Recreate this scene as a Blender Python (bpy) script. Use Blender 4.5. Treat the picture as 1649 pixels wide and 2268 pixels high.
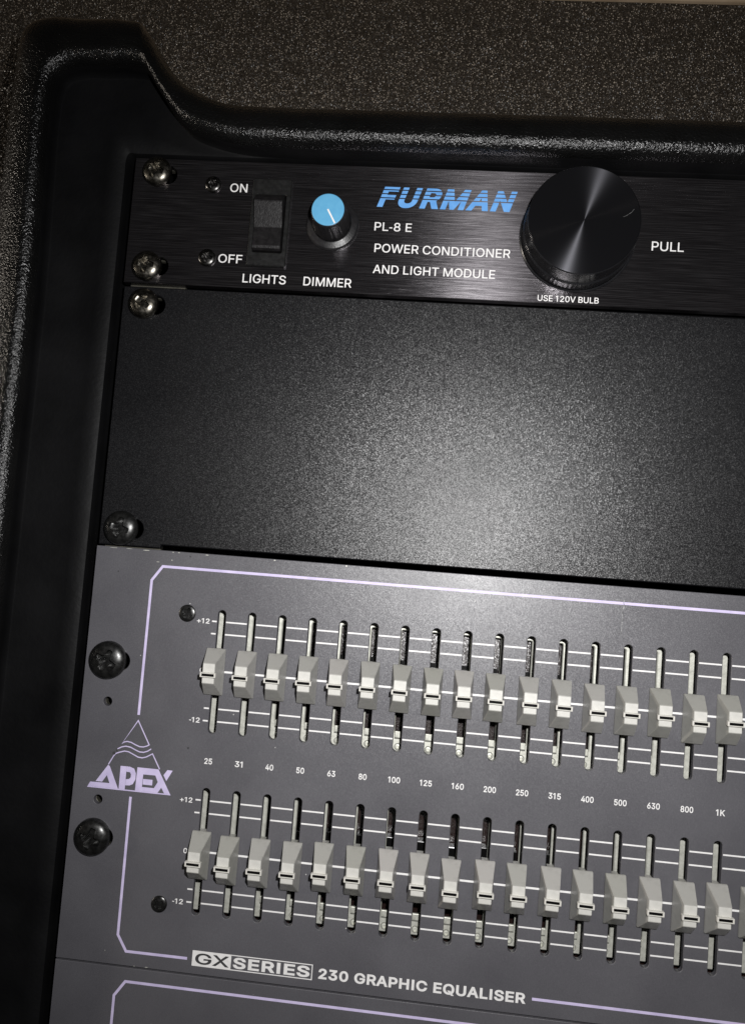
import bpy, bmesh, math, random
from mathutils import Vector, Matrix
from mathutils.geometry import delaunay_2d_cdt

random.seed(7)
for o in list(bpy.data.objects): bpy.data.objects.remove(o)
sc = bpy.context.scene
COL = sc.collection
MM = 0.001
Z0 = 0.060            # front of the panels, above the floor

def W(x, y, z=0.0):    # rack millimetres (x right, y down the rack, z out of the panels) -> world
    return Vector((x*MM, -y*MM, z*MM + Z0))

# ------------------------------------------------------------------ camera
cd = bpy.data.cameras.new('camera')
cam = bpy.data.objects.new('camera', cd); COL.objects.link(cam)
R = ((0.9940231580685022, -0.07797015176204462, 0.07641084123162484),
     (0.07270404559772371, 0.9949335887104148, 0.06943540746289826),
     (-0.0814376017405041, -0.06346502572297866, 0.9946557733873242))
fl = lambda v: Vector((v[0], -v[1], -v[2]))
rt, dn, fw = fl(R[0]), fl(R[1]), fl(R[2])
m = Matrix((rt, -dn, -fw)).transposed().to_4x4()
m.translation = W(111.318, 132.095, 253.70)
cam.matrix_world = m
cd.sensor_fit = 'VERTICAL'; cd.sensor_height = 36.0; cd.sensor_width = 36.0
cd.lens = 1742.59/2268.0*36.0
cd.clip_start = 0.005; cd.clip_end = 20.0
sc.camera = cam

# ------------------------------------------------------------------ light
wd = bpy.data.worlds.new('World'); sc.world = wd; wd.use_nodes = True
bg = wd.node_tree.nodes['Background']
bg.inputs[0].default_value = (1.0, 0.94, 0.86, 1); bg.inputs[1].default_value = 0.010

def lamp(name, kind, loc, power, size, color, target=None):
    d = bpy.data.lights.new(name, kind); d.energy = power; d.color = color
    if kind == 'AREA': d.shape = 'DISK'; d.size = size
    else: d.shadow_soft_size = size
    o = bpy.data.objects.new(name, d); COL.objects.link(o); o.location = loc
    if target is not None:
        o.rotation_euler = (target - loc).to_track_quat('-Z', 'Y').to_euler()
    return o
fo = lamp('phone_flash', 'SPOT', W(132, 105, 253), 4.0, 0.0035, (1.0, 0.99, 0.985), W(126, 128, 0))
fo.data.spot_size = math.radians(122); fo.data.spot_blend = 1.0
lamp('room_lamp', 'POINT', W(-1150, 60, 297), 15.0, 0.030, (1.0, 0.90, 0.78))

vs = sc.view_settings
vs.view_transform = 'Standard'; vs.look = 'None'; vs.gamma = 1; vs.use_curve_mapping = False; vs.exposure = 0
sc.render.engine = 'CYCLES'
sc.render.resolution_x = 744; sc.render.resolution_y = 1024
sc.cycles.max_bounces = 6
sc.cycles.sample_clamp_indirect = 4

# ------------------------------------------------------------------ materials
class NT:
    def __init__(s, name):
        s.m = bpy.data.materials.new(name); s.m.use_nodes = True
        s.t = s.m.node_tree; s.b = s.t.nodes['Principled BSDF']
    def n(s, kind, **kw):
        x = s.t.nodes.new(kind)
        for k, v in kw.items(): setattr(x, k, v)
        return x
    def l(s, a, b): s.t.links.new(a, b)
    def set(s, **kw):
        for k, v in kw.items():
            s.b.inputs[k.replace('_', ' ')].default_value = v
    def coord(s, scale=(1, 1, 1)):
        tc = s.n('ShaderNodeTexCoord'); mp = s.n('ShaderNodeMapping')
        mp.inputs['Scale'].default_value = scale
        s.l(tc.outputs['Object'], mp.inputs['Vector']); return mp.outputs['Vector']
    def noise(s, scale, detail=3, vec=None, rough=0.5):
        x = s.n('ShaderNodeTexNoise'); x.inputs['Scale'].default_value = scale
        x.inputs['Detail'].default_value = detail; x.inputs['Roughness'].default_value = rough
        s.l(vec if vec is not None else s.coord(), x.inputs['Vector']); return x
    def ramp(s, fac, stops):
        r = s.n('ShaderNodeValToRGB'); e = r.color_ramp.elements
        while len(e) < len(stops): e.new(0.5)
        for el, (p, c) in zip(e, stops):
            el.position = p; el.color = (c, c, c, 1) if not isinstance(c, tuple) else (*c, 1)
        s.l(fac, r.inputs[0]); return r.outputs[0]
    def glitter(s, scale, k, base=None):
        """each grain of the texture is a small facet with its own tilt"""
        v = s.n('ShaderNodeTexVoronoi'); v.inputs['Scale'].default_value = scale
        s.l(s.coord(), v.inputs['Vector'])
        a = s.n('ShaderNodeVectorMath', operation='SUBTRACT'); a.inputs[1].default_value = (.5, .5, .5)
        s.l(v.outputs['Color'], a.inputs[0])
        b = s.n('ShaderNodeVectorMath', operation='SCALE'); b.inputs['Scale'].default_value = k
        s.l(a.outputs[0], b.inputs[0])
        g = s.n('ShaderNodeNewGeometry')
        c = s.n('ShaderNodeVectorMath', operation='ADD')
        s.l(g.outputs['Normal'] if base is None else base, c.inputs[0]); s.l(b.outputs[0], c.inputs[1])
        d = s.n('ShaderNodeVectorMath', operation='NORMALIZE'); s.l(c.outputs[0], d.inputs[0])
        return d.outputs[0], v
    def bump(s, h, dist, strength=1.0):
        b = s.n('ShaderNodeBump'); b.inputs['Distance'].default_value = dist
        b.inputs['Strength'].default_value = strength; s.l(h, b.inputs['Height']); return b.outputs[0]
    def normal(s, sock): s.l(sock, s.b.inputs['Normal'])

def simple(name, col, rough=0.5, metal=0.0, spec=0.5):
    q = NT(name); q.set(Base_Color=(*col, 1), Roughness=rough, Metallic=metal)
    q.b.inputs['Specular IOR Level'].default_value = spec
    return q.m

def mottled(name, c0, c1, scale, rough, r1=None, metal=0.0, bump=0.0, bscale=2000, spec=0.5):
    q = NT(name)
    q.l(q.ramp(q.noise(scale, 4).outputs['Fac'], [(0.3, c0), (0.7, c1)]), q.b.inputs['Base Color'])
    q.set(Metallic=metal, Roughness=rough); q.b.inputs['Specular IOR Level'].default_value = spec
    if r1 is not None:
        q.l(q.ramp(q.noise(scale*2.3, 5).outputs['Fac'], [(0.3, rough), (0.7, r1)]), q.b.inputs['Roughness'])
    if bump: q.normal(q.bump(q.noise(bscale, 2).outputs['Fac'], bump))
    return q.m

MAT = {}
# speckled floor
q = NT('speckled_floor')
nrm, v = q.glitter(3400, .85)
q.normal(nrm)
sep = q.n('ShaderNodeSeparateColor'); q.l(v.outputs['Color'], sep.inputs[0])
q.l(q.ramp(sep.outputs[2], [(0.0, (.011, .008, .006)), (0.7, (.036, .029, .021)), (0.93, (.060, .048, .037)), (1.0, (.50, .43, .35))]), q.b.inputs['Base Color'])
q.set(Roughness=0.35)
MAT['floor'] = q.m
MAT['trim'] = mottled('pale_wood', (.30, .22, .14), (.42, .32, .22), 120, 0.55)
# moulded case plastic
q = NT('moulded_black_plastic')
b1 = q.bump(q.noise(1300, 3).outputs['Fac'], 0.00042)
q2, v = q.glitter(1900, 0.15, b1)
q.b.inputs['Specular IOR Level'].default_value = 0.5
q.normal(q2)
q.l(q.ramp(q.noise(60, 4).outputs['Fac'], [(0.3, .003), (0.75, .006)]), q.b.inputs['Base Color'])
q.l(q.ramp(q.noise(140, 4).outputs['Fac'], [(0.3, .19), (0.7, .32)]), q.b.inputs['Roughness'])
MAT['case'] = q.m
MAT['ledge'] = mottled('smooth_black_plastic', (.0025, .0025, .0028), (.006, .006, .0065), 45, 0.5, 0.62, bump=0.00008, bscale=700, spec=.14)
MAT['rail'] = mottled('rail_steel', (.10, .095, .08), (.22, .21, .17), 200, 0.45, metal=0.8)
# brushed black aluminium
q = NT('brushed_black_aluminium')
vec = q.coord((90, 9000, 1))
st = q.noise(1.0, 3, vec, 0.6)
vec2 = q.coord((40, 5200, 1)); st2 = q.noise(1.0, 2, vec2, 0.6)
mx = q.n('ShaderNodeMath', operation='ADD'); q.l(st.outputs['Fac'], mx.inputs[0]); q.l(st2.outputs['Fac'], mx.inputs[1])
half = q.n('ShaderNodeMath', operation='MULTIPLY'); half.inputs[1].default_value = .5
q.l(mx.outputs[0], half.inputs[0])
q.l(q.ramp(half.outputs[0], [(0.36, (.034, .031, .034)), (0.5, (.076, .071, .076)), (0.62, (.20, .19, .20))]), q.b.inputs['Base Color'])
q.set(Metallic=0.9, Roughness=0.235, Anisotropic=0.97, Anisotropic_Rotation=0.25)
tg = q.n('ShaderNodeTangent', direction_type='UV_MAP'); q.l(tg.outputs[0], q.b.inputs['Tangent'])
q.normal(q.bump(half.outputs[0], 0.00004, 0.6))
MAT['brushed'] = q.m
# powder coat
q = NT('black_powder_coat')
nrm, v = q.glitter(4700, 0.25); q.normal(nrm)
q.set(Base_Color=(.0045, .0045, .0053, 1), Roughness=0.31)
q.l(q.ramp(q.noise(28, 5).outputs['Fac'], [(0.25, .35), (0.75, .42)]), q.b.inputs['Roughness'])
q.b.inputs['Specular IOR Level'].default_value = 0.44
MAT['powder'] = q.m
q = NT('grey_panel_paint')
nrm, v = q.glitter(5400, 0.145); q.normal(nrm)
base = q.ramp(q.noise(45, 5).outputs['Fac'], [(0.3, (.078, .076, .085)), (0.7, (.096, .094, .104))])
dv = q.n('ShaderNodeTexVoronoi'); dv.inputs['Scale'].default_value = 150; q.l(q.coord(), dv.inputs['Vector'])
dm_ = q.ramp(dv.outputs['Distance'], [(0.0, 1.0), (0.022, 1.0), (0.034, 0.0)])
dsep = q.n('ShaderNodeSeparateColor'); q.l(dv.outputs['Color'], dsep.inputs[0])
dth = q.n('ShaderNodeMath', operation='GREATER_THAN'); dth.inputs[1].default_value = .6; q.l(dsep.outputs[0], dth.inputs[0])
dmul = q.n('ShaderNodeMath', operation='MULTIPLY'); q.l(dm_, dmul.inputs[0]); q.l(dth.outputs[0], dmul.inputs[1])
mix = q.n('ShaderNodeMix', data_type='RGBA'); q.l(dmul.outputs[0], mix.inputs[0]); q.l(base, mix.inputs[6]); mix.inputs[7].default_value = (.5, .49, .47, 1)
q.l(mix.outputs[2], q.b.inputs['Base Color'])
q.l(q.ramp(q.noise(22, 6, None, .65).outputs['Fac'], [(0.32, .39), (0.68, .47)]), q.b.inputs['Roughness']); q.b.inputs['Specular IOR Level'].default_value = 0.75
MAT['grey'] = q.m
MAT['white'] = mottled('white_print', (.72, .71, .70), (.82, .81, .80), 700, 0.5)
MAT['lilac'] = mottled('lilac_print', (.52, .46, .68), (.64, .57, .80), 300, 0.5)
MAT['blue_print'] = mottled('blue_print', (.10, .30, .66), (.15, .38, .76), 400, 0.45)
MAT['ink'] = simple('panel_grey_ink', (.045, .045, .047), 0.5)
MAT['black_plastic'] = mottled('black_plastic', (.008, .008, .009), (.016, .015, .016), 300, 0.30, 0.45, bump=0.00004)
MAT['rocker'] = mottled('rocker_plastic', (.006, .0055, .006), (.014, .013, .0135), 500, 0.30, 0.40, bump=0.00006)
MAT['bezel'] = mottled('bezel_plastic', (.004, .004, .004), (.008, .008, .008), 300, 0.36, 0.5, bump=0.00003, spec=.5)
MAT['small_screw'] = mottled('blued_steel', (.04, .04, .039), (.13, .126, .12), 700, 0.24, 0.36, metal=1.0)
MAT['sky_blue'] = mottled('blue_knob_plastic', (.10, .34, .56), (.12, .38, .60), 500, 0.40)
q = NT('spun_black_aluminium')
q.set(Base_Color=(.032, .032, .036, 1), Metallic=0.85, Roughness=0.28, Anisotropic=0.97, Anisotropic_Rotation=0.25)
tg = q.n('ShaderNodeTangent', direction_type='RADIAL', axis='Z'); q.l(tg.outputs[0], q.b.inputs['Tangent'])
MAT['spun'] = q.m
MAT['knob_side'] = mottled('anodised_black', (.012, .012, .014), (.022, .022, .024), 200, 0.22, 0.34, metal=0.3)
MAT['screw'] = mottled('worn_nickel', (.06, .055, .045), (.24, .225, .195), 500, 0.24, 0.40, metal=1.0, bump=0.00003, bscale=900)
MAT['black_screw'] = mottled('black_oxide_steel', (.030, .030, .030), (.10, .10, .098), 500, 0.25, 0.38, metal=0.9, bump=0.00002, bscale=1200)
q = NT('warm_grey_plastic')
oi = q.n('ShaderNodeObjectInfo')
tone = q.ramp(oi.outputs['Random'], [(0.0, (.325, .322, .29)), (0.5, (.365, .36, .335)), (1.0, (.40, .385, .365))])
grime = q.ramp(q.noise(420, 5).outputs['Fac'], [(0.28, .86), (0.5, 1.0)])
mm = q.n('ShaderNodeMix', data_type='RGBA', blend_type='MULTIPLY'); mm.inputs[0].default_value = 1.0
q.l(tone, mm.inputs[6]); q.l(grime, mm.inputs[7]); q.l(mm.outputs[2], q.b.inputs['Base Color'])
q.l(q.ramp(q.noise(300, 3).outputs['Fac'], [(0.3, .32), (0.7, .43)]), q.b.inputs['Roughness'])
q.b.inputs['Specular IOR Level'].default_value = 0.9
q.normal(q.bump(q.noise(1.0, 2, q.coord((300, 4500, 300))).outputs['Fac'], 0.00004))
MAT['cap'] = q.m
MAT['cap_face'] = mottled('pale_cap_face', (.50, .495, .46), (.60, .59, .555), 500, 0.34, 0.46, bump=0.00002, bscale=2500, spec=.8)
MAT['clip'] = mottled('pale_clip_plastic', (.55, .54, .49), (.62, .60, .56), 500, 0.4)
MAT['slot_black'] = simple('gloss_black', (.004, .004, .004), 0.2)
MAT['track'] = mottled('plated_steel', (.52, .52, .46), (.68, .68, .61), 600, 0.42, 0.54, metal=0.5, bump=0.00003, bscale=1500)
q = NT('phenolic_board')
nrm, v = q.glitter(6500, 0.22); q.normal(nrm)
q.set(Base_Color=(.013, .006, .005, 1), Roughness=0.27); q.b.inputs['Specular IOR Level'].default_value = 0.9
MAT['board'] = q.m
MAT['scratch'] = mottled('scratched_paint', (.06, .06, .06), (.5, .5, .5), 1500, 0.3, metal=.6)
MAT['joint'] = simple('dull_joint', (.12, .12, .105), 0.6)
MAT['dark'] = simple('dark_steel', (.012, .012, .013), 0.6)

# ------------------------------------------------------------------ builders
def tag(o, label=None, cat=None, group=None, kind=None):
    if label: o['label'] = label
    if cat: o['category'] = cat
    if group: o['group'] = group
    if kind: o['kind'] = kind
    return o

def thing(name, label, cat, loc, group=None):
    o = bpy.data.objects.new(name, None); COL.objects.link(o)
    o.empty_display_size = 0.01; o.location = loc
    return tag(o, label, cat, group)

def origin(o):
    p = Vector((0, 0, 0))
    while o is not None: p += o.location; o = o.parent
    return p

def link(name, me, mats, parent=None, smooth=False, loc=None):
    """mesh given in world coordinates; moved so that it hangs on its parent"""
    o = bpy.data.objects.new(name, me); COL.objects.link(o)
    for x in (mats if isinstance(mats, (list, tuple)) else [mats]): me.materials.append(x)
    if smooth:
        for p in me.polygons: p.use_smooth = True
    org = origin(parent) if parent else Vector((0, 0, 0))
    off = org + (loc if loc is not None else Vector((0, 0, 0)))
    me.transform(Matrix.Translation(-off))
    if parent: o.parent = parent
    if loc is not None: o.location = loc
    return o

def bm_mesh(bm, name):
    bmesh.ops.recalc_face_normals(bm, faces=bm.faces)
    me = bpy.data.meshes.new(name); bm.to_mesh(me); bm.free(); return me

def box(bm, x0, x1, y0, y1, z0, z1, bev=0.0, mi=0):
    vs_ = [bm.verts.new(W(x, y, z)) for x in (x0, x1) for y in (y0, y1) for z in (z0, z1)]
    f = []
    for idx in ((0, 1, 3, 2), (4, 6, 7, 5), (0, 4, 5, 1), (2, 3, 7, 6), (0, 2, 6, 4), (1, 5, 7, 3)):
        f.append(bm.faces.new([vs_[i] for i in idx]))
    for q_ in f: q_.material_index = mi
    if bev:
        e = list({e for q_ in f for e in q_.edges})
        r = bmesh.ops.bevel(bm, geom=e, offset=bev*MM, segments=2, affect='EDGES', profile=0.5)
        for q_ in r['faces']: q_.material_index = mi
    return f

def lathe(bm, cx, cy, prof, n=48, mi=0, rfun=None):
    rings = []
    for r, z in prof:
        if r < 1e-6: rings.append([bm.verts.new(W(cx, cy, z))]); continue
        ring = []
        for i in range(n):
            a = 2*math.pi*i/n
            rr = r if rfun is None else rfun(r, z, i)
            ring.append(bm.verts.new(W(cx + rr*math.cos(a), cy + rr*math.sin(a), z)))
        rings.append(ring)
    for a, b in zip(rings, rings[1:]):
        for i in range(n):
            j = (i+1) % n
            vsx = [a[i % len(a)], a[j % len(a)], b[j % len(b)], b[i % len(b)]]
            u = []
            for v_ in vsx:
                if v_ not in u: u.append(v_)
            if len(u) > 2:
                f = bm.faces.new(u); f.material_index = mi
    return rings

def rrect(x0, x1, y0, y1, r, n=8):
    pts = []
    for cx, cy, a0 in ((x1-r, y0+r, -90), (x1-r, y1-r, 0), (x0+r, y1-r, 90), (x0+r, y0+r, 180)):
        for i in range(n+1):
            a = math.radians(a0 + 90*i/n); pts.append((cx + r*math.cos(a), cy + r*math.sin(a)))
    return pts
def circ(cx, cy, r, n=28):
    return [(cx + r*math.cos(2*math.pi*i/n), cy + r*math.sin(2*math.pi*i/n)) for i in range(n)]
def area2(p): return sum(p[i-1][0]*p[i][1] - p[i][0]*p[i-1][1] for i in range(len(p)))

def plate_mesh(name, outer, holes, z, thick, bev=0.12):
    """a sheet-metal plate with real openings and softened edges"""
    loops = [outer] + holes
    V, E = [], []
    for L in loops:
        b = len(V); V += [Vector((x, y)) for x, y in L]
        E += [(b+i, b+(i+1) % len(L)) for i in range(len(L))]
    def inset(L, d, hole):
        s = 1 if area2(L) > 0 else -1
        if hole: s = -s
        out = []
        n = len(L)
        for i in range(n):
            p0, p1, p2 = Vector(L[i-1]), Vector(L[i]), Vector(L[(i+1) % n])
            a = (p1-p0).normalized(); b = (p2-p1).normalized()
            na = Vector((-a.y, a.x))*s; nb = Vector((-b.y, b.x))*s
            nn = (na+nb)
            nn = nn/max(0.3, nn.dot(na)) if nn.length > 1e-6 else na
            out.append((p1.x+nn.x*d, p1.y+nn.y*d))
        return out
    bm = bmesh.new()
    top = [inset(L, bev, i > 0) for i, L in enumerate(loops)]
    flat = [Vector(p) for L in top for p in L]
    res = delaunay_2d_cdt(flat, E, [], 0, 1e-7)
    vo, _, faces = res[0], res[1], res[2]
    orig = res[3]
    key = {}
    tv = []
    for i, p in enumerate(vo):
        v_ = bm.verts.new(W(p.x, p.y, z)); tv.append(v_)
        for k in orig[i]: key[k] = v_
    def inside(pt, L):
        c = False
        for i in range(len(L)):
            (x1, y1), (x2, y2) = L[i-1], L[i]
            if (y1 > pt[1]) != (y2 > pt[1]) and pt[0] < (x2-x1)*(pt[1]-y1)/(y2-y1)+x1: c = not c
        return c
    for f in faces:
        c = sum((vo[i] for i in f), Vector((0, 0)))/len(f)
        if not inside(c, top[0]) or any(inside(c, h) for h in top[1:]): continue
        bm.faces.new([tv[i] for i in f])
    b = 0
    for L in loops:
        r1 = [bm.verts.new(W(x, y, z-bev)) for x, y in L]
        r2 = [bm.verts.new(W(x, y, z-thick)) for x, y in L]
        n = len(L)
        for i in range(n):
            j = (i+1) % n
            bm.faces.new([key[b+i], key[b+j], r1[j], r1[i]]); bm.faces.new([r1[i], r1[j], r2[j], r2[i]])
        b += n
    bmesh.ops.recalc_face_normals(bm, faces=bm.faces)
    # top must look out of the rack
    if sum(f.normal.z*f.calc_area() for f in bm.faces if abs(f.normal.z) > .9) < 0:
        bmesh.ops.reverse_faces(bm, faces=bm.faces)
    me = bpy.data.meshes.new(name); bm.to_mesh(me); bm.free()
    uv = me.uv_layers.new(name='UVMap')
    for lp in me.loops:
        co = me.vertices[lp.vertex_index].co; uv.data[lp.index].uv = (co.x*2, co.y*2)
    return me

PZ = 0.05      # printed ink stands this far proud (mm)
def flat_mesh(name, polys, z=PZ):
    """polys: list of (outline, [holes]) filled flat"""
    bm = bmesh.new()
    for outer, holes in polys:
        loops = [outer]+holes; V, E = [], []
        for L in loops:
            b = len(V); V += [Vector(p) for p in L]; E += [(b+i, b+(i+1) % len(L)) for i in range(len(L))]
        vo, _, fs, *_ = delaunay_2d_cdt(V, E, [], 2 if holes else 1, 1e-7)
        def inside(pt, L):
            c = False
            for i in range(len(L)):
                (x1, y1), (x2, y2) = L[i-1], L[i]
                if (y1 > pt[1]) != (y2 > pt[1]) and pt[0] < (x2-x1)*(pt[1]-y1)/(y2-y1)+x1: c = not c
            return c
        tv = [bm.verts.new(W(p.x, p.y, z)) for p in vo]
        for f in fs:
            c = sum((vo[i] for i in f), Vector((0, 0)))/len(f)
            if any(inside(c, h) for h in holes): continue
            bm.faces.new([tv[i] for i in f])
    for f in bm.faces:
        f.normal_update()
        if f.normal.z < 0: f.normal_flip()
    me = bpy.data.meshes.new(name); bm.to_mesh(me); bm.free(); return me

def strip(pts, w, closed=False):
    """mitred line of width w as one list of quads"""
    n = len(pts); L, Rr = [], []
    for i in range(n):
        p1 = Vector(pts[i])
        p0 = Vector(pts[i-1]) if (i > 0 or closed) else None
        p2 = Vector(pts[(i+1) % n]) if (i < n-1 or closed) else None
        a = (p1-p0).normalized() if p0 is not None else (p2-p1).normalized()
        b = (p2-p1).normalized() if p2 is not None else a
        na, nb = Vector((-a.y, a.x)), Vector((-b.y, b.x))
        nn = na+nb; nn = nn/max(0.45, nn.dot(na))
        L.append(tuple(p1+nn*w/2)); Rr.append(tuple(p1-nn*w/2))
    out = []
    for i in range(n if closed else n-1):
        j = (i+1) % n
        out.append(([L[i], L[j], Rr[j], Rr[i]], []))
    return out

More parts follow.
